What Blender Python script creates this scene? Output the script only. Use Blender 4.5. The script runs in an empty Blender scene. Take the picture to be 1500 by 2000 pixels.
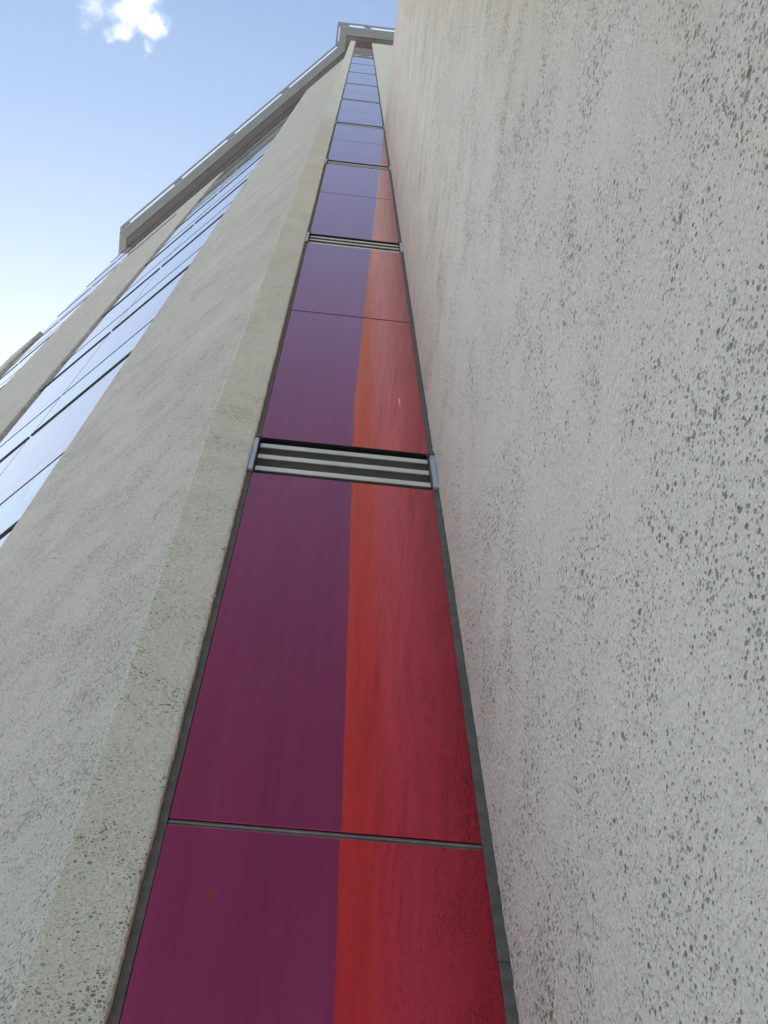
import bpy, bmesh, math, random
from mathutils import Vector, Matrix

random.seed(7)
U = 1.2                     # metres per layout unit
EYE = 1.6                   # camera height above the plaza
S = bpy.context.scene
COL = S.collection
R2 = math.sqrt(0.5)


def V(x, y, z):
    return Vector((x * U, y * U, z * U + EYE))


# ------------------------------------------------------------------ materials
class NT:
    def __init__(self, name):
        self.m = bpy.data.materials.new(name)
        self.m.use_nodes = True
        self.t = self.m.node_tree
        self.bsdf = self.t.nodes['Principled BSDF']
        self.out = self.t.nodes['Material Output']

    def n(self, kind, **kw):
        nd = self.t.nodes.new(kind)
        for k, v in kw.items():
            setattr(nd, k, v)
        return nd

    def link(self, a, b):
        self.t.links.new(a, b)

    def put(self, sock, v):
        if hasattr(v, 'is_output') or isinstance(v, bpy.types.NodeSocket):
            self.link(v, sock)
        else:
            sock.default_value = v

    def math(self, op, a, b=0.0, clamp=False):
        nd = self.n('ShaderNodeMath', operation=op, use_clamp=clamp)
        self.put(nd.inputs[0], a)
        self.put(nd.inputs[1], b)
        return nd.outputs[0]

    def coords(self, scale=(1, 1, 1)):
        tc = self.n('ShaderNodeTexCoord')
        mp = self.n('ShaderNodeMapping')
        mp.inputs['Scale'].default_value = scale
        self.link(tc.outputs['Object'], mp.inputs['Vector'])
        return mp.outputs['Vector']

    def noise(self, vec, scale, detail=3.0, rough=0.55, dist=0.0):
        nd = self.n('ShaderNodeTexNoise')
        self.link(vec, nd.inputs['Vector'])
        nd.inputs['Scale'].default_value = scale
        nd.inputs['Detail'].default_value = detail
        nd.inputs['Roughness'].default_value = rough
        nd.inputs['Distortion'].default_value = dist
        return nd.outputs['Fac']

    def remap(self, v, a, b, c=0.0, d=1.0, smooth=True):
        nd = self.n('ShaderNodeMapRange')
        if smooth:
            nd.interpolation_type = 'SMOOTHSTEP'
        self.put(nd.inputs['Value'], v)
        self.put(nd.inputs['From Min'], a)
        self.put(nd.inputs['From Max'], b)
        self.put(nd.inputs['To Min'], c)
        self.put(nd.inputs['To Max'], d)
        return nd.outputs['Result']

    def mix(self, fac, a, b, mode='MIX'):
        nd = self.n('ShaderNodeMix', data_type='RGBA', blend_type=mode)
        self.put(nd.inputs[0], fac)
        for i, c in ((6, a), (7, b)):
            if isinstance(c, bpy.types.NodeSocket):
                self.link(c, nd.inputs[i])
            else:
                nd.inputs[i].default_value = (*c, 1.0)
        return nd.outputs[2]


def plain(name, col, rough=0.5, metal=0.0, vary=0.15, spec=0.5, scale=9.0):
    t = NT(name)
    v = t.noise(t.coords(), scale, 5, 0.6)
    k = t.remap(v, 0.3, 0.7, 1 - vary, 1 + vary)
    g = t.n('ShaderNodeCombineColor')
    for i in range(3):
        t.link(k, g.inputs[i])
    t.link(t.mix(1.0, col, g.outputs[0], 'MULTIPLY'), t.bsdf.inputs['Base Color'])
    t.bsdf.inputs['Metallic'].default_value = metal
    t.bsdf.inputs['Specular IOR Level'].default_value = spec
    t.link(t.remap(v, 0.3, 0.7, rough * 0.85, min(1, rough * 1.15)), t.bsdf.inputs['Roughness'])
    return t.m


def render_plaster(name, base, dirt, pit=1.0, amount=1.0, streak=0.08, flat=1.0, coarse=0.0, lean=0.0, pull=1.0, tail=1.3, clump=1.0, tan=None):
    """Scraped mineral render: pits dragged out by the float, grit and faint weather stains."""
    t = NT(name)
    co = t.coords()
    # the float dragged the pits out along one direction of the wall
    tco = t.n('ShaderNodeTexCoord')
    mpg = t.n('ShaderNodeMapping', vector_type='TEXTURE')
    mpg.inputs['Rotation'].default_value = (math.radians(lean), 0, 0)
    mpg.inputs['Scale'].default_value = (1.0 / flat, 1.0 / flat, pull)
    t.link(tco.outputs['Object'], mpg.inputs['Vector'])
    sq = mpg.outputs['Vector']
    wob = t.n('ShaderNodeTexNoise')
    t.link(co, wob.inputs['Vector'])
    wob.inputs['Scale'].default_value = 150.0
    wob.inputs['Detail'].default_value = 3.0
    warp = t.n('ShaderNodeVectorMath', operation='MULTIPLY_ADD')
    t.link(wob.outputs['Color'], warp.inputs[0])
    warp.inputs[1].default_value = (0.0055 * pit, 0.0055 * pit, 0.0055 * pit)
    t.link(sq, warp.inputs[2])
    wv = warp.outputs[0]
    patch = t.noise(co, 7.0, 4, 0.6)
    patch2 = t.noise(co, 2.1, 2, 0.5)
    masks = []
    for scale, r0, r1, lo, hi in ((36.0 / pit, 0.03, 0.34, 0.40, 0.66), (78.0 / pit, 0.08, 0.46, 0.34, 0.62), (150.0 / pit, 0.12, 0.52, 0.30, 0.60)):
        vo = t.n('ShaderNodeTexVoronoi', feature='F1')
        t.link(wv, vo.inputs['Vector'])
        vo.inputs['Scale'].default_value = scale
        sp = t.n('ShaderNodeSeparateColor')
        t.link(vo.outputs['Color'], sp.inputs[0])
        rnd = t.math('POWER', sp.outputs[2], tail)
        rad = t.remap(rnd, 0, 1, r0, r1, smooth=False)
        rad = t.math('MULTIPLY', rad, t.remap(patch, lo, hi, (0.8 - 0.4 * clump) * amount, (0.85 + 0.4 * clump) * amount))
        rad = t.math('MULTIPLY', rad, t.remap(patch2, 0.3, 0.7, 0.75, 1.15))
        inner = t.math('MULTIPLY', rad, 0.45)
        masks.append(t.remap(vo.outputs['Distance'], inner, rad, 1.0, 0.0))
    pits = t.math('MAXIMUM', t.math('MAXIMUM', masks[0], masks[1]), t.math('MULTIPLY', masks[2], 0.8))
    # drag marks of the float: short thin scratches along the wall
    gl = t.coords((9.0, 9.0, 95.0))
    gv = t.noise(gl, 1.0, 4, 0.6, 0.35)
    groove = t.remap(gv, 0.62, 0.74, 0.0, 1.0)
    groove = t.math('MULTIPLY', groove, t.remap(patch, 0.42, 0.62, 0.0, 1.0))
    grit = t.noise(co, 210.0, 3, 0.7)
    lump = t.noise(t.coords((1, 1, 1.3)), 62.0, 4, 0.62)
    wave = t.noise(co, 14.0, 3, 0.5)
    stip = t.noise(t.coords((flat, flat, 1.0)), 125.0, 2, 0.5)
    # weather: stains running down, cloudy tone
    st = t.noise(t.coords((0.45, 0.45, 3.6)), 1.0, 4, 0.6)
    st2 = t.noise(t.coords((5.0, 5.0, 0.3)), 1.0, 3, 0.6)
    cloudy = t.noise(co, 1.3, 5, 0.6)
    tone = t.remap(st, 0.35, 0.7, 1 + streak, 1 - streak)
    tone = t.math('MULTIPLY', tone, t.remap(st2, 0.35, 0.7, 1 + streak * 0.5, 1 - streak * 0.5))
    tone = t.math('MULTIPLY', tone, t.remap(cloudy, 0.3, 0.7, 0.98, 1.02))
    tone = t.math('MULTIPLY', tone, t.remap(grit, 0.3, 0.7, 0.91, 1.09))
    tone = t.math('MULTIPLY', tone, t.remap(lump, 0.3, 0.7, 0.96, 1.04))
    g = t.n('ShaderNodeCombineColor')
    for i in range(3):
        t.link(tone, g.inputs[i])
    c = t.mix(1.0, base, g.outputs[0], 'MULTIPLY')
    c = t.mix(t.math('MULTIPLY', t.remap(patch2, 0.35, 0.75), 0.22), c, tuple(b * k for b, k in zip(base, (1.0, 0.965, 0.90))))
    if tan:
        # unseen free end: tan added so its reflection in the panels turns orange
        sy = t.n('ShaderNodeSeparateXYZ')
        t.link(co, sy.inputs[0])
        yy = t.math('ADD', sy.outputs[1], t.math('MULTIPLY', t.math('ADD', t.noise(t.coords((1.5, 1.5, 0.7)), 1.0, 4), -0.5), 0.7))
        c = t.mix(t.remap(yy, 0.20, -0.65), c, t.mix(1.0, tan, g.outputs[0], 'MULTIPLY'))
    green = t.math('MULTIPLY', t.remap(t.noise(co, 3.0, 4), 0.48, 0.68), 0.5)
    dcol = t.mix(green, dirt, (dirt[0] * 0.75, dirt[1] * 1.05, dirt[2] * 0.55))
    c = t.mix(t.math('MULTIPLY', groove, 0.28), c, dcol)
    deep = t.remap(t.noise(co, 26.0, 2), 0.3, 0.7, 0.48, 0.90)
    c = t.mix(t.math('MULTIPLY', pits, deep), c, dcol)
    t.link(c, t.bsdf.inputs['Base Color'])
    t.bsdf.inputs['Roughness'].default_value = 0.93
    t.bsdf.inputs['Specular IOR Level'].default_value = 0.15
    h = t.math('MULTIPLY', pits, -0.0042)
    h = t.math('ADD', h, t.math('MULTIPLY', groove, -0.0012))
    h = t.math('ADD', h, t.math('MULTIPLY', lump, 0.0048 + coarse))
    h = t.math('ADD', h, t.math('MULTIPLY', wave, 0.006))
    h = t.math('ADD', h, t.math('MULTIPLY', t.remap(stip, 0.35, 0.7), 0.0007 + coarse * 0.3))
    h = t.math('ADD', h, t.math('MULTIPLY', grit, 0.0009))
    bp = t.n('ShaderNodeBump')
    bp.inputs['Strength'].default_value = 0.9
    bp.inputs['Distance'].default_value = 1.0
    t.link(h, bp.inputs['Height'])
    t.link(bp.outputs[0], t.bsdf.inputs['Normal'])
    return t.m


def coated(name, col, rough, smear=0.03, dust=0.05):
    """Mirror-coated coloured glass: the coating tints what it reflects."""
    t = NT(name)
    co = t.coords()
    t.bsdf.inputs['Metallic'].default_value = 1.0
    sm = t.noise(t.coords((5, 5, 0.5)), 1.0, 4, 0.6)
    sp = t.n('ShaderNodeTexVoronoi', feature='F1')
    t.link(co, sp.inputs['Vector'])
    sp.inputs['Scale'].default_value = 9.0
    spc = t.n('ShaderNodeSeparateColor')
    t.link(sp.outputs['Color'], spc.inputs[0])
    speck = t.remap(sp.outputs['Distance'], 0.0, t.math('MULTIPLY', t.math('POWER', spc.outputs[0], 6.0), 0.035), 1.0, 0.0)
    run = t.noise(t.coords((38, 38, 0.6)), 1.0, 3, 0.6)
    k = t.math('MULTIPLY', t.remap(sm, 0.35, 0.65, 0.93, 1.05), t.remap(run, 0.3, 0.7, 1.05, 0.95))
    g = t.n('ShaderNodeCombineColor')
    for i in range(3):
        t.link(k, g.inputs[i])
    t.link(t.mix(1.0, col, g.outputs[0], 'MULTIPLY'), t.bsdf.inputs['Base Color'])
    t.link(t.remap(t.math('MULTIPLY', t.math('ADD', sm, run), 0.5), 0.35, 0.65, rough, rough + smear), t.bsdf.inputs['Roughness'])
    # a thin film of dust and a few dried specks over the coating
    df = t.n('ShaderNodeBsdfDiffuse')
    df.inputs['Color'].default_value = (0.33, 0.28, 0.24, 1)
    ms = t.n('ShaderNodeMixShader')
    film = t.remap(t.noise(t.coords((3.5, 3.5, 1.6)), 1.0, 6, 0.7, 0.6), 0.50, 0.72, dust * 0.3, dust * 4.0)
    t.link(t.math('MAXIMUM', film, t.math('MULTIPLY', speck, 0.7)), ms.inputs[0])
    t.link(t.bsdf.outputs[0], ms.inputs[1])
    t.link(df.outputs[0], ms.inputs[2])
    t.link(ms.outputs[0], t.out.inputs['Surface'])
    bp = t.n('ShaderNodeBump')
    bp.inputs['Strength'].default_value = 0.25
    bp.inputs['Distance'].default_value = 0.001
    t.link(t.noise(co, 2.2, 2), bp.inputs['Height'])
    t.link(bp.outputs[0], t.bsdf.inputs['Normal'])
    return t.m


M = {
    'wing': render_plaster('wing_render', (0.730, 0.652, 0.550), (0.17, 0.165, 0.125), pit=0.66, amount=0.97, flat=1.0, lean=-27, pull=1.6, coarse=0.0035, streak=0.025, tail=1.5, clump=0.85, tan=(0.68, 0.50, 0.30)),
    'pier': render_plaster('pier_render', (0.690, 0.625, 0.510), (0.19, 0.165, 0.105), pit=0.60, amount=0.80, coarse=0.003, streak=0.03, tail=1.6, clump=0.8, flat=0.95),
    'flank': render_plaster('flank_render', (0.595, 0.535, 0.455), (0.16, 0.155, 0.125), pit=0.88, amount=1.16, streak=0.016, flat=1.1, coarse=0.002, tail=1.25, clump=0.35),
    'red': coated('red_mirror_panel', (0.545, 0.054, 0.093), 0.010, 0.012, 0.012),
    'lilac': coated('lilac_mirror_panel', (0.52, 0.44, 0.44), 0.03, 0.02, 0.02),
    'vision': coated('vision_glass', (0.50, 0.57, 0.52), 0.02, 0.015, 0.03),
    'gasket': plain('grey_sealant', (0.130, 0.112, 0.099), 0.75, 0, 0.25, 0.3, 30),
    'dark': plain('dark_void_metal', (0.030, 0.030, 0.031), 0.7, 0, 0.2, 0.3),
    'trim': plain('dark_grey_trim', (0.075, 0.077, 0.082), 0.5, 0, 0.15, 0.4),
    'tray': plain('grey_tray', (0.26, 0.255, 0.25), 0.6, 0, 0.15, 0.3),
    'alu': plain('brushed_aluminium', (0.66, 0.61, 0.54), 0.5, 0.2, 0.1),
    'zinc': plain('zinc_bracket', (0.50, 0.52, 0.56), 0.42, 0.4, 0.1),
    'cornice': plain('grey_cornice_metal', (0.215, 0.215, 0.205), 0.6, 0, 0.08, 0.3, 3),
    'soffit': plain('soffit_board', (0.175, 0.176, 0.185), 0.75, 0, 0.08, 0.2, 3),
    'lip': plain('blue_grey_edge_metal', (0.24, 0.27, 0.29), 0.5, 0.2, 0.08, 0.4, 3),
    'roof': plain('roof_felt', (0.12, 0.12, 0.12), 0.9, 0, 0.2, 0.1, 2),
    'ridge': plain('joint_cover', (0.20, 0.195, 0.19), 0.6, 0, 0.2, 0.3, 30),
    'lamp': plain('lamp_housing', (0.05, 0.05, 0.05), 0.5, 0, 0.1),
}


def opal():
    t = NT('opal_sheet')
    t.bsdf.inputs['Base Color'].default_value = (0.85, 0.86, 0.90, 1)
    tr = t.n('ShaderNodeBsdfTranslucent')
    tr.inputs['Color'].default_value = (0.66, 0.68, 0.73, 1)
    t.link(t.math('ADD', t.remap(t.noise(t.coords(), 3.0), 0.3, 0.7, -0.05, 0.05), 0.8), t.bsdf.inputs['Roughness'])
    ms = t.n('ShaderNodeMixShader')
    ms.inputs[0].default_value = 0.8
    t.link(t.bsdf.outputs[0], ms.inputs[1])
    t.link(tr.outputs[0], ms.inputs[2])
    t.link(ms.outputs[0], t.out.inputs['Surface'])
    return t.m


M['opal'] = opal()


def paving():
    t = NT('plaza_paving')
    co = t.coords()
    br = t.n('ShaderNodeTexBrick')
    t.link(co, br.inputs['Vector'])
    br.inputs['Scale'].default_value = 1.6
    br.inputs['Color1'].default_value = (0.50, 0.470, 0.415, 1)
    br.inputs['Color2'].default_value = (0.44, 0.415, 0.37, 1)
    br.inputs['Mortar'].default_value = (0.16, 0.155, 0.145, 1)
    br.inputs['Mortar Size'].default_value = 0.012
    k = t.remap(t.noise(co, 1.7, 6, 0.65), 0.3, 0.7, 0.85, 1.12)
    g = t.n('ShaderNodeCombineColor')
    for i in range(3):
        t.link(k, g.inputs[i])
    t.link(t.mix(1.0, br.outputs['Color'], g.outputs[0], 'MULTIPLY'), t.bsdf.inputs['Base Color'])
    t.bsdf.inputs['Roughness'].default_value = 0.85
    return t.m


# ------------------------------------------------------------------ mesh tools
class MB:
    """Collects shapes into one mesh."""

    def __init__(self):
        self.bm = bmesh.new()

    def hexa(self, pts):
        vs = [self.bm.verts.new(p) for p in pts]
        for f in ((0, 3, 2, 1), (4, 5, 6, 7), (0, 1, 5, 4), (1, 2, 6, 5), (2, 3, 7, 6), (3, 0, 4, 7)):
            self.bm.faces.new([vs[i] for i in f])
        return self

    def box(self, fr, a0, a1, b0, b1, z0, z1):
        P = fr.at
        return self.hexa([P(a0, b0, z0), P(a1, b0, z0), P(a1, b1, z0), P(a0, b1, z0),
                          P(a0, b0, z1), P(a1, b0, z1), P(a1, b1, z1), P(a0, b1, z1)])

    def prism(self, plan, z0, z1):
        n = len(plan)
        lo = [self.bm.verts.new(V(x, y, z0)) for x, y in plan]
        hi = [self.bm.verts.new(V(x, y, z1)) for x, y in plan]
        for i in range(n):
            j = (i + 1) % n
            self.bm.faces.new((lo[i], lo[j], hi[j], hi[i]))
        self.bm.faces.new(lo[::-1])
        self.bm.faces.new(hi)
        return self

    def build(self, name, mat, parent=None, bevel=0.0, label=None):
        bm = self.bm
        bmesh.ops.recalc_face_normals(bm, faces=bm.faces)
        if bevel:
            bmesh.ops.bevel(bm, geom=bm.edges[:], offset=bevel, segments=2, profile=0.6, affect='EDGES', clamp_overlap=True)
        o = finish(bm, name, mat, parent)
        if label:
            o['label'] = label
        return o


def finish(bm, name, mat, parent=None):
    root = parent
    off = Vector((0, 0, 0))
    while root is not None:
        off += root.location
        root = root.parent
    if off.length > 0:
        bmesh.ops.translate(bm, verts=bm.verts[:], vec=-off)
    me = bpy.data.meshes.new(name)
    bm.to_mesh(me)
    bm.free()
    me.materials.append(mat)
    o = bpy.data.objects.new(name, me)
    COL.objects.link(o)
    if parent is not None:
        o.parent = parent
    return o


class Frame:
    """a runs along a wall, b out of it, z up (layout units)."""

    def __init__(self, o, ta, nb):
        self.o, self.ta, self.nb = o, ta, nb

    def at(self, a, b, z):
        return V(self.o[0] + a * self.ta[0] + b * self.nb[0], self.o[1] + a * self.ta[1] + b * self.nb[1], z)


def empty(name, loc, label, cat, group=None):
    o = bpy.data.objects.new(name, None)
    COL.objects.link(o)
    o.location = loc
    o['label'] = label
    o['category'] = cat
    if group:
        o['group'] = group
    return o


GROUND = -EYE / U


def plaster_slab(fr, a0, a1, b0, b1, z0, z1, ragged=(0.003, 0.003), step=0.03, arris=None):
    """A slab of render with hand-worked vertical arrises: rounded and slightly ragged."""
    mb = MB()
    bm = mb.bm
    zs = []
    z = z0
    while z < z1:
        zs.append(z)
        z += (step * 0.45 if z < 5 else step) if z < 8 else step * (1 + (z - 8) * 0.4)
    zs.append(z1)
    r = 0.0042
    ph = [random.uniform(0, 6.28) for _ in range(8)]

    def wob(z, k):
        return (0.2 * math.sin(z * 7.1 + ph[k]) + 0.15 * math.sin(z * 33.7 + ph[k + 1]) + 1.1 * (random.random() - 0.5) ** 3 * 6
                + 0.35 * math.sin(z * 1.9 + ph[k + 2]))
    rows = []
    for z in zs:
        j0 = ragged[0] * wob(z, 0)
        j1 = ragged[1] * wob(z, 3)
        s0 = arris(z) if arris else a0
        e0, e1 = s0 + j0, a1 + j1
        row = [(s0, b0), (e0, b1 - r * 1.4), (e0 + r * 0.35, b1 - r * 0.4), (e0 + r * 1.4, b1),
               (e1 - r * 1.4, b1), (e1 - r * 0.35, b1 - r * 0.4), (e1, b1 - r * 1.4), (a1, b0)]
        rows.append([bm.verts.new(fr.at(a, b, z)) for a, b in row])
    for i in range(len(rows) - 1):
        for k in range(7):
            bm.faces.new((rows[i][k], rows[i][k + 1], rows[i + 1][k + 1], rows[i + 1][k]))
        bm.faces.new((rows[i][7], rows[i][0], rows[i + 1][0], rows[i + 1][7]))
    bm.faces.new(rows[-1])
    bm.faces.new(rows[0][::-1])
    return mb


# ------------------------------------------------------------------ frames and levels
FP = Frame((0.0, 1.0), (1, 0), (0, -1))                 # the narrow front face
LC = 1.022                                              # flank plane: x + y = LC
FL = Frame((-0.285, LC + 0.285), (-R2, R2), (-R2, -R2)) # the long splayed flank
XL, XR = -0.151, 0.2636                                 # panel strip
GL, GR = -0.163, 0.277                                  # outer edges of its sealant
PX0 = -0.285                                            # left arris of the front pier
SOFF = 34.7
STOREY = 2.806


def cs(s):
    """distance along the flank"""
    return ((0.958 + 0.285 + s * R2) * (LC / 0.958) - (LC + 0.285)) / R2


LOUV = 2.761
WT, WY = 11.25, -1.66                                   # wing: top, free end

# ------------------------------------------------------------------ setting
mb = MB()
bm = mb.bm
rings = [0, 30, 120, 600, 3000, 12000]
seg = 48
centre = bm.verts.new((0, 0, 0))
prev = None
for r in rings[1:]:
    ring = [bm.verts.new((r * math.cos(2 * math.pi * i / seg), r * math.sin(2 * math.pi * i / seg), 0)) for i in range(seg)]
    for i in range(seg):
        j = (i + 1) % seg
        if prev is None:
            bm.faces.new((centre, ring[i], ring[j]))
        else:
            bm.faces.new((prev[i], ring[i], ring[j], prev[j]))
    prev = ring
ground = mb.build('plaza', paving())
ground['kind'] = 'structure'

# ------------------------------------------------------------------ the tower
tower = empty('tower', V(0, 1.0, GROUND), 'tall rendered tower with purple and red mirror panels under a grey overhanging roof edge', 'tower')

END = cs(7.85)                                              # flank ends here (along FL)
q = FL.o
lx, ly = q[0] - END * R2, q[1] + END * R2
# structural core: set back behind every facade piece so it never shares a plane with one
core = MB().prism([(7.0, 1.16), (PX0 + 0.13, 1.16), (PX0 + 0.13, LC - PX0 + 0.16), (lx + 0.24, ly - 0.02 + 0.03), (lx + 0.24, 13.0), (7.0, 13.0)], GROUND, SOFF + 0.05)
core.build('core_wall', M['flank'], tower)

# front pier left of the panel strip, and the broad pier right of it
def pier_arris(z):
    if z < 2.8:
        return -0.260 - 0.021 * max(0.0, min(1.0, (z - 0.8) / 2.0))
    return -0.281 - 0.014 * max(0.0, min(1.0, (z - 2.8) / 11.0))


lp = plaster_slab(FP, PX0, GL, -0.159, 0.010, GROUND, SOFF - 0.004, (0.0015, 0.0016), arris=pier_arris)
lp.build('pier', M['pier'], tower, label='narrow beige pier with ragged edge left of the mirror panels')
rp = plaster_slab(FP, GR, 6.9, -0.159, 0.010, GROUND, SOFF - 0.004, (0.0012, 0.003))
rp.build('pier', M['pier'], tower, label='beige pier right of the mirror panels above the wing')
# splay start: short return behind the front pier
ret = MB().prism([(PX0 + 0.032, 1.02), (PX0 + 0.032, LC - PX0 - 0.036), (PX0 + 0.12, LC - PX0 - 0.125), (PX0 + 0.12, 1.02)], GROUND, SOFF - 0.004)
ret.build('return_wall', M['flank'], tower)

BAY1 = (cs(1.42), cs(3.37))
PIER2 = (cs(3.37), cs(5.85))
BAY2 = (cs(5.85), END)
P2TOP = 28.0
fl1 = plaster_slab(FL, 0.012, BAY1[0], -0.10, 0.0, GROUND, SOFF - 0.004, (0.0, 0.003), step=0.05)
fl1.build('flank_pier', M['flank'], tower, label='wide pale rendered pier on the splayed flank next to the corner')
fl2 = plaster_slab(FL, PIER2[0], PIER2[1], -0.10, 0.0, GROUND, P2TOP, (0.003, 0.003), step=0.08)
fl2.build('flank_pier', M['flank'], tower, label='second pale pier between the two glazed bays')
MB().box(FL, cs(4.3), cs(5.6), 0.002, 0.014, 25.78, 25.86).build('ledge', M['trim'], tower)

# ---------------------------------------------- front strip: panels, joints, louvres
FACE = -0.004
n_storeys = 12
levels = []
z = LOUV - STOREY
edges = []
k = -2
cells = []          # (z0, z1) of each panel
louv = []
while True:
    zt = LOUV + STOREY * k                 # top of louvre k
    zj = zt + 0.47 * STOREY                # joint
    nb = zt + STOREY - 0.232               # bottom of next louvre
    if zt > SOFF:
        break
    cells.append((zt + 0.004, zj - 0.007))
    cells.append((zj + 0.007, nb - 0.003))
    louv.append((zt - 0.232, zt))
    k += 1
for zc0, zc1 in cells:
    z0 = max(zc0, GROUND + 0.01)
    z1 = min(zc1, SOFF - 0.01)
    if z1 - z0 < 0.1:
        continue
    pn = MB().box(FP, XL, XR, FACE - 0.0045, FACE, z0, z1)
    mid = FP.at((XL + XR) / 2, FACE, (z0 + z1) / 2)
    rot = Matrix.Rotation(math.radians(random.uniform(-0.09, 0.09)), 4, 'Z') @ Matrix.Rotation(math.radians(random.uniform(-0.02, 0.02)), 4, 'X')
    bmesh.ops.transform(pn.bm, matrix=Matrix.Translation(mid) @ rot @ Matrix.Translation(-mid), verts=pn.bm.verts[:])
    pn.build('cladding_panel', M['red'], tower, bevel=0.0012)
    if cells.index((zc0, zc1)) % 2 == 0:
        MB().box(FP, XL + 0.001, XR - 0.001, FACE - 0.006, FACE + 0.0004, z0 - 0.0028, z0 - 0.0004).build('gap_shade_strip', M['dark'], tower)  # dark strip added to stand for the shaded gap above the louvre
    MB().box(FP, XL + 0.002, XR - 0.002, -0.050, FACE - 0.005, z0 + 0.001, z1 - 0.001).build('panel_carrier', M['dark'], tower)
# sealant: the two long vertical beads and the tee joints between panels
for x0, x1 in ((GL - 0.006, XL), (XR, GR + 0.006)):
    mb = MB()
    zz = GROUND
    while zz < SOFF - 0.01:
        z2 = min(zz + 0.6, SOFF - 0.004)
        j = random.uniform(-0.0006, 0.0006)
        mb.box(FP, x0 - 0.0005, x1 - 0.0005, -0.05, -0.002 + j, zz + 0.0005, z2)
        zz = z2
    mb.build('sealant_bead', M['gasket'], tower, bevel=0.001)
for i, (z0, z1) in enumerate(cells[::2]):
    zj = z1 + 0.007
    if zj < GROUND + 0.3 or zj > SOFF - 0.3:
        continue
    mb = MB().box(FP, XL + 0.0005, XR - 0.001, -0.05, FACE - 0.0022, zj - 0.0068, zj + 0.0068)
    mb.build('joint_strip', M['gasket'], tower, bevel=0.0012)
    ridge = MB().box(FP, XL + 0.0005, XR - 0.001, FACE - 0.004, FACE - 0.0006, zj - 0.0016, zj + 0.0016)
    ridge.build('joint_cap', M['ridge'], tower, bevel=0.0008)
for z0, z1 in louv:
    if z0 < GROUND + 0.1 or z1 > SOFF - 0.1:
        continue
    lo = MB().box(FP, XL, XR, -0.10, -0.062, z0, z1).build('louvre', M['dark'], tower)
    h = z1 - z0
    for f in (0.135, 0.47, 0.79):
        zb = z0 + f * h
        b = MB().box(FP, XL + 0.003, XR - 0.003, -0.0125, -0.009, zb, zb + 0.108 * h)
        b.build('blade', M['alu'], lo, bevel=0.0012)
        MB().box(FP, XL + 0.003, XR - 0.003, -0.058, -0.013, zb + 0.004, zb + 0.010).build('tray', M['tray'], lo)
    for x0, x1 in ((GL + 0.001, XL - 0.001), (XR + 0.001, GR - 0.001)):
        MB().box(FP, x0, x1, -0.0015, 0.006, z0 - 0.004, z1 - 0.028).build('bracket', M['zinc'], lo, bevel=0.001)
    for x0, x1 in ((GL + 0.002, XL + 0.006), (XR - 0.006, GR - 0.002)):
        MB().box(FP, x0, x1, -0.0015, 0.009, z1 - 0.026, z1 - 0.006).build('clip', M['gasket'], lo, bevel=0.001)

# a dried white drip and smaller specks on the upper near panel
drip = MB()
for (dx, dz, dw, dh) in ((0.0, 0.0, 0.0022, 0.050), (0.0012, -0.020, 0.0014, 0.030)):
    drip.box(FP, 0.2017 + dx - dw / 2, 0.2017 + dx + dw / 2, FACE + 0.0002, FACE + 0.0009, 3.145 + dz, 3.145 + dz + dh)
spot = MB()
c0 = FP.at(-0.0807, FACE + 0.0004, 1.140)
ring = [spot.bm.verts.new(c0 + Vector((math.cos(i * 0.5236), 0, 1.5 * math.sin(i * 0.5236))) * 0.0055 * random.uniform(0.7, 1.25)) for i in range(12)]
tip = spot.bm.verts.new(c0 + Vector((0, -0.0008, 0)))
for i in range(12):
    spot.bm.faces.new((ring[i], ring[(i + 1) % 12], tip))
spot.build('rust_spot', plain('rust_stain', (0.17, 0.05, 0.02), 0.9, 0, 0.3), tower)
drip.build('paint_drip', plain('dried_white_paint', (0.72, 0.70, 0.66), 0.8, 0, 0.1), tower)

# ---------------------------------------------- flank bays: windows, spandrels, ledges
GB = -0.026                                             # glass plane of the flank
LPER = 2.845 * 1.067
LEDGE0 = 4.93 * 1.067 - 2 * LPER
for bay in (BAY1, BAY2, PIER2):
    mid = (bay[0] + bay[1]) / 2 + (0.06 if bay is BAY1 else 0)
    halves = ((bay[0] + 0.004, mid - 0.006), (mid + 0.006, bay[1] - 0.004))
    base = P2TOP + 0.002 if bay is PIER2 else GROUND
    back = MB().box(FL, bay[0] + 0.001, bay[1] - 0.001, -0.11, GB - 0.014, base, SOFF - 0.01)
    back.build('curtain_wall_frame', M['dark'], tower)
    k = 0
    while True:
        zl = LEDGE0 + LPER * k
        if zl > SOFF:
            break
        zw0, zw1 = zl + 0.022, zl + 0.99
        zs0, zs1, zs2, zs3 = zl + 1.002, zl + 1.34, zl + 1.345, zl + LPER - 0.025  # narrow lower strip of the spandrel, then its main panel
        for a0, a1 in halves:
            for (z0, z1, nm, mt) in ((zw0, zw1, 'window', 'vision'), (zs0, zs1, 'spandrel_strip', 'lilac'), (zs2, zs3, 'spandrel', 'lilac')):
                z0 = max(z0, base + 0.02)
                z1 = min(z1, SOFF - 0.02)
                if z1 - z0 > 0.12:
                    MB().box(FL, a0, a1, GB - 0.012, GB, z0, z1).build(nm, M[mt], tower, bevel=0.0015)
            if base + 0.1 < zl + 0.996 < SOFF - 0.2:
                MB().box(FL, a0 + 0.002, a1 - 0.002, GB - 0.010, GB + 0.003, zl + 0.989, zl + 1.003).build('transom', M['trim'], tower)
            if base + 0.1 < zl < SOFF - 0.2:
                MB().box(FL, a0 + 0.004, a1 - 0.014, GB - 0.010, GB + 0.009, zl - 0.012, zl + 0.010).build('ledge', M['trim'], tower, bevel=0.002)
        k += 1

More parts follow.
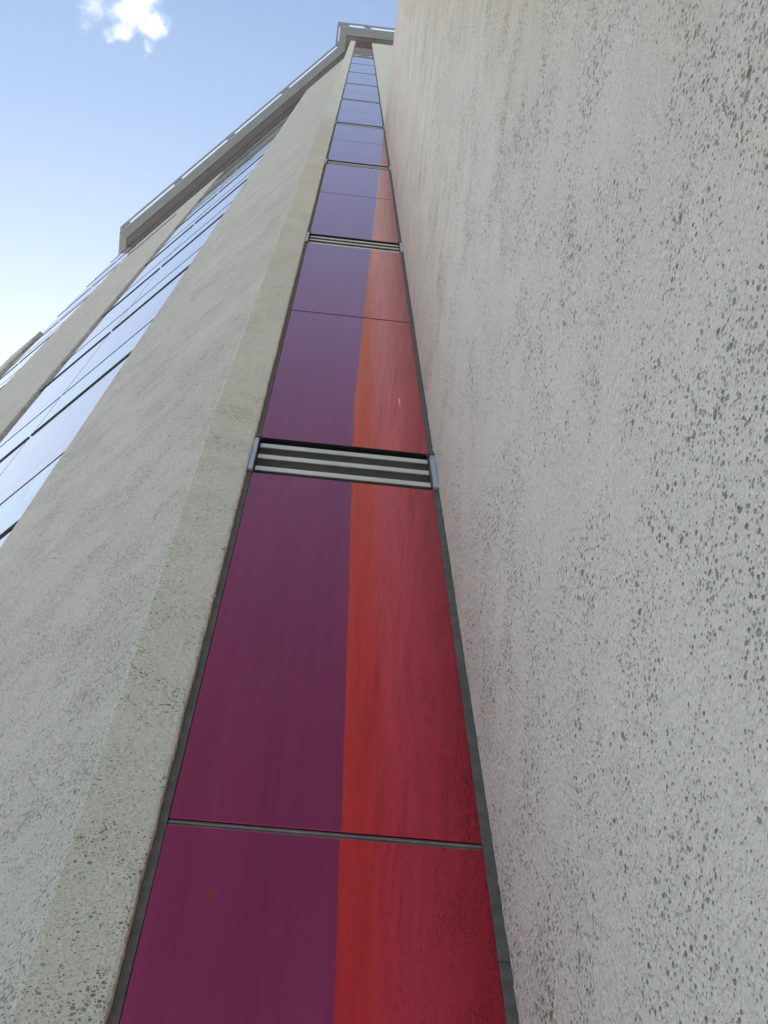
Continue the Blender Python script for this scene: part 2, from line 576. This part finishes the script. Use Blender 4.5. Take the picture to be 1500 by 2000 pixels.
# ---------------------------------------------- roof edge
ZL = 35.8
OUT = [(6.9, 0.573), (-0.712, 0.573), (-0.7235, 1.188), (-6.548, 6.880), (-6.575, 7.564), (-6.60, 13.0)]
INN = [(6.9, 1.0), (PX0, 1.0), (PX0, LC - PX0), (lx, ly), (lx, ly + 0.3), (lx, 13.0)]
INN[3] = (-5.98, LC + 5.98)
INN[4] = (-5.98, 7.60)
INN[5] = (-5.98, 13.0)


def lerp_line(f):
    return [(i[0] + (o[0] - i[0]) * f, i[1] + (o[1] - i[1]) * f) for i, o in zip(INN, OUT)]


def sweep(profile, name, mat, parent):
    """Closed profile [(f, z)] carried along the roof edge."""
    bm = bmesh.new()
    cols = []
    for f, z in profile:
        cols.append([bm.verts.new(V(x, y, z)) for x, y in lerp_line(f)])
    n = len(profile)
    for c in range(n):
        d = (c + 1) % n
        for i in range(len(INN) - 1):
            bm.faces.new((cols[c][i], cols[c][i + 1], cols[d][i + 1], cols[d][i]))
    bm.faces.new([cols[c][0] for c in range(n)])
    bm.faces.new([cols[c][-1] for c in range(n)][::-1])
    bmesh.ops.recalc_face_normals(bm, faces=bm.faces)
    return finish(bm, name, mat, parent)


roof = sweep([(-0.12, SOFF), (0.285, SOFF), (0.285, SOFF + 0.09), (-0.12, SOFF + 0.09)], 'soffit', M['soffit'], tower)
corn = sweep([(0.287, SOFF + 0.02), (0.30, SOFF - 0.008), (0.33, SOFF - 0.012), (0.70, SOFF + 0.20), (0.785, SOFF + 0.36), (0.785, SOFF + 0.62), (0.287, SOFF + 0.62)], 'cornice', M['cornice'], tower)
sweep([(0.875, ZL - 0.02), (0.998, ZL), (1.0, ZL + 0.05), (0.875, ZL + 0.05)], 'edge_rail', M['lip'], corn)
MB().prism([(6.9, 1.1), (PX0 + 0.1, 1.1), (PX0 + 0.1, LC - PX0 + 0.1), (-5.8, 6.95), (-5.8, 13), (6.9, 13)], SOFF + 0.10, SOFF + 0.45).build('roof_deck', M['roof'], tower)


def edge_point(seg_i, f, u):
    a, b = lerp_line(f)[seg_i], lerp_line(f)[seg_i + 1]
    L = math.dist(OUT[seg_i], OUT[seg_i + 1])
    w = u / L
    return a[0] + (b[0] - a[0]) * w, a[1] + (b[1] - a[1]) * w


def strip(seg_i, u0, u1, f0, f1, z0, z1):
    pts = [edge_point(seg_i, f0, u0), edge_point(seg_i, f0, u1), edge_point(seg_i, f1, u1), edge_point(seg_i, f1, u0)]
    return MB().hexa([V(x, y, z0) for x, y in pts] + [V(x, y, z1) for x, y in pts])


# slots: (segment, start, end) measured from the segment's first corner of OUT
X0 = 6.9
slots0 = [X0 - (-0.0214), X0 - (-0.464)]
SL = {0: [], 1: [(0.065, 0.50)], 2: [], 3: [(0.03, 0.50)], 4: [(0.2, 1.9), (2.2, 3.9)]}
x = 0.148
while x < 6.6:
    SL[0].append((X0 - min(x + 1.80, 6.7), X0 - x))
    x += 2.04
SL[0].append((X0 + 0.0214, X0 + 0.464))
for i in range(4):
    a = 0.03 + i * 2.03
    SL[2].append((a, a + (1.76 if i < 3 else 1.78)))
for si, lst in SL.items():
    L = math.dist(OUT[si], OUT[si + 1])
    lst.sort()
    for a, b in lst:
        strip(si, a, b, 0.800, 0.860, ZL + 0.005, ZL + 0.012).build('added_slot_sheet', M['opal'], corn)  # translucent sheet added to whiten the sky gap in the roof edge
    # solid web between the slots
    u = 0.0
    for a, b in lst + [(L, L)]:
        if a - u > 0.004:
            strip(si, u + 0.001, a - 0.001, 0.787, 0.874, ZL - 0.03, ZL + 0.04).build('web_plate', M['cornice'], corn)
        u = b

# small floodlights on the crease of the soffit
lamps = [(0, X0 - 0.084)] + [(2, t) for t in (0.10, 0.93, 3.0, 5.02, 7.1)]
for si, u in lamps:
    strip(si, u - 0.03, u + 0.03, 0.27, 0.31, SOFF - 0.05, SOFF - 0.002).build('floodlight', M['lamp'], corn, bevel=0.004)

# ------------------------------------------------------------------ the lower wing on the right
FW = Frame((GR, 1.0), (0, -1), (-1, 0))                 # a runs towards the viewer, b out of the wall
wing = empty('building_wing', V(1.5, 0, GROUND), 'lower wing whose pitted pale grey wall fills the right side of the photo', 'building')
ww = plaster_slab(FW, -0.006, 1.0 - WY, -0.12, 0.0, GROUND, WT, (0.0012, 0.003), step=0.04)
ww.build('side_wall', M['wing'], wing)
MB().prism([(GR + 0.121, 0.985), (5.0, 0.985), (5.0, WY + 0.02), (GR + 0.121, WY + 0.02)], GROUND, WT - 0.03).build('wing_body', M['wing'], wing)

# ------------------------------------------------------------------ far wing beyond the flank
far = empty('building_wing', FL.at(END + 1.5, 0, GROUND), 'pale lower wing end just showing past the glazed flank at the left edge', 'building')
fw = plaster_slab(FL, END + 0.02, END + 0.9, -3.0, 0.022, GROUND, 25.2, (0.003, 0.003), step=0.2)
fw.build('end_wall', M['flank'], far)

# ------------------------------------------------------------------ cloud
RIGHT = Vector((0.9935178, -0.1127874, -0.0141879))
DOWN = Vector((0.0981762, 0.9142560, -0.3930615))
FWD = Vector((0.0573037, 0.3891207, 0.9194027))
F_PX = 2328.52
CD = 760.0


def sky_at(px, py, depth=CD):
    d = FWD + RIGHT * ((px - 750) / F_PX) + DOWN * ((py - 1000) / F_PX)
    return Vector((0, 0, EYE)) + d * depth


lobes = [(262, 22, 40, 1.0), (300, 48, 32, 1.0), (240, 60, 24, 1.0), (316, 60, 18, 0.9), (272, -30, 52, 1.0),
         (290, 92, 14, 0.75), (283, 112, 9, 0.4), (185, 14, 34, 0.42), (168, 50, 18, 0.32), (212, 70, 18, 0.6), (225, 20, 26, 0.45)]
CC = sky_at(262, 22)
me = bpy.data.meshes.new('cloud')
bm = bmesh.new()
for px, py, r, w in lobes:
    c = sky_at(px, py) - CC
    rr = r / F_PX * CD * 1.35
    bmesh.ops.create_icosphere(bm, subdivisions=3, radius=rr, matrix=Matrix.Translation(c))
bm.to_mesh(me)
bm.free()
cloud = bpy.data.objects.new('cloud', me)
COL.objects.link(cloud)
cloud.location = CC
rm = cloud.modifiers.new('merge', 'REMESH')
rm.mode = 'VOXEL'
rm.voxel_size = 1.2
cloud['label'] = 'small torn white cloud in the blue sky above the roof edge'
cloud['category'] = 'cloud'

t = NT('cloud_vapour')
t.t.nodes.remove(t.bsdf)
tc = t.n('ShaderNodeTexCoord')
wn = t.n('ShaderNodeTexNoise')
t.link(tc.outputs['Object'], wn.inputs['Vector'])
wn.inputs['Scale'].default_value = 0.10
wn.inputs['Detail'].default_value = 5.0
wn.inputs['Roughness'].default_value = 0.6
wa = t.n('ShaderNodeVectorMath', operation='MULTIPLY_ADD')
t.link(wn.outputs['Color'], wa.inputs[0])
wa.inputs[1].default_value = (10, 10, 10)
wb = t.n('ShaderNodeVectorMath', operation='ADD')
wb.inputs[1].default_value = (-5, -5, -5)
t.link(tc.outputs['Object'], wa.inputs[2])
t.link(wa.outputs[0], wb.inputs[0])
acc = None
for px, py, r, w in lobes:
    c = sky_at(px, py) - CC
    rr = r / F_PX * CD
    ds = t.n('ShaderNodeVectorMath', operation='DISTANCE')
    t.link(wb.outputs[0], ds.inputs[0])
    ds.inputs[1].default_value = c
    v = t.remap(ds.outputs['Value'], 0.1 * rr, 1.3 * rr, w, 0.0)
    acc = v if acc is None else t.math('MAXIMUM', acc, v)
det = t.noise(tc.outputs['Object'], 0.22, 5, 0.62)
den = t.math('MULTIPLY', t.math('POWER', acc, 1.5), t.remap(det, 0.34, 0.72, 0.0, 1.0))
den = t.math('MULTIPLY', den, 0.16)
pv = t.n('ShaderNodeVolumePrincipled')
pv.inputs['Color'].default_value = (0.98, 0.98, 0.98, 1)
pv.inputs['Anisotropy'].default_value = 0.35
t.link(den, pv.inputs['Density'])
t.link(pv.outputs[0], t.out.inputs['Volume'])
me.materials.append(t.m)

# ------------------------------------------------------------------ light
SUN_EL = math.radians(45)
SUN_AZ = math.radians(106)          # measured from +x towards +y: ahead and to the left, behind the tower
sd = Vector((math.cos(SUN_AZ) * math.cos(SUN_EL), math.sin(SUN_AZ) * math.cos(SUN_EL), math.sin(SUN_EL)))
w = bpy.data.worlds.new('World')
S.world = w
w.use_nodes = True
nt = w.node_tree
sky = nt.nodes.new('ShaderNodeTexSky')
sky.sky_type = 'NISHITA'
sky.sun_disc = False
sky.sun_elevation = SUN_EL
sky.sun_rotation = math.pi / 2 - SUN_AZ
sky.altitude = 100
sky.air_density = 1.0
sky.dust_density = 2.0
sky.ozone_density = 1.0
bg = nt.nodes['Background']
bg.inputs['Strength'].default_value = 0.14
air = nt.nodes.new('ShaderNodeMix')
air.data_type = 'RGBA'
air.blend_type = 'MULTIPLY'
air.inputs[0].default_value = 1.0
air.inputs[7].default_value = (0.98, 1.04, 1.0, 1)      # camera white balance of the sky light
nt.links.new(sky.outputs[0], air.inputs[6])
nt.links.new(air.outputs[2], bg.inputs['Color'])
sl = bpy.data.lights.new('sun', 'SUN')
sl.energy = 4.0
sl.angle = math.radians(0.5)
sl.color = (1.0, 0.95, 0.88)
so = bpy.data.objects.new('sun', sl)
COL.objects.link(so)
so.rotation_euler = sd.to_track_quat('Z', 'Y').to_euler()

# ------------------------------------------------------------------ camera
cd = bpy.data.cameras.new('camera')
cd.sensor_fit = 'VERTICAL'
cd.sensor_height = 24.0
cd.lens = F_PX / 2000 * 24.0
cd.clip_start = 0.01
cd.clip_end = 20000
cam = bpy.data.objects.new('camera', cd)
COL.objects.link(cam)
m = Matrix((RIGHT, -DOWN, -FWD)).transposed().to_4x4()
m.translation = Vector((0, 0, EYE))
cam.matrix_world = m
S.camera = cam

S.view_settings.view_transform = 'Standard'
S.view_settings.look = 'None'
S.view_settings.exposure = 1.0
S.view_settings.gamma = 1.0
S.cycles.volume_bounces = 6
S.cycles.max_bounces = 10
S.cycles.blur_glossy = 1.5
S.cycles.use_denoising = True
S.cycles.denoiser = 'OPENIMAGEDENOISE'
S.cycles.denoising_input_passes = 'RGB_ALBEDO_NORMAL'
S.cycles.denoising_prefilter = 'ACCURATE'
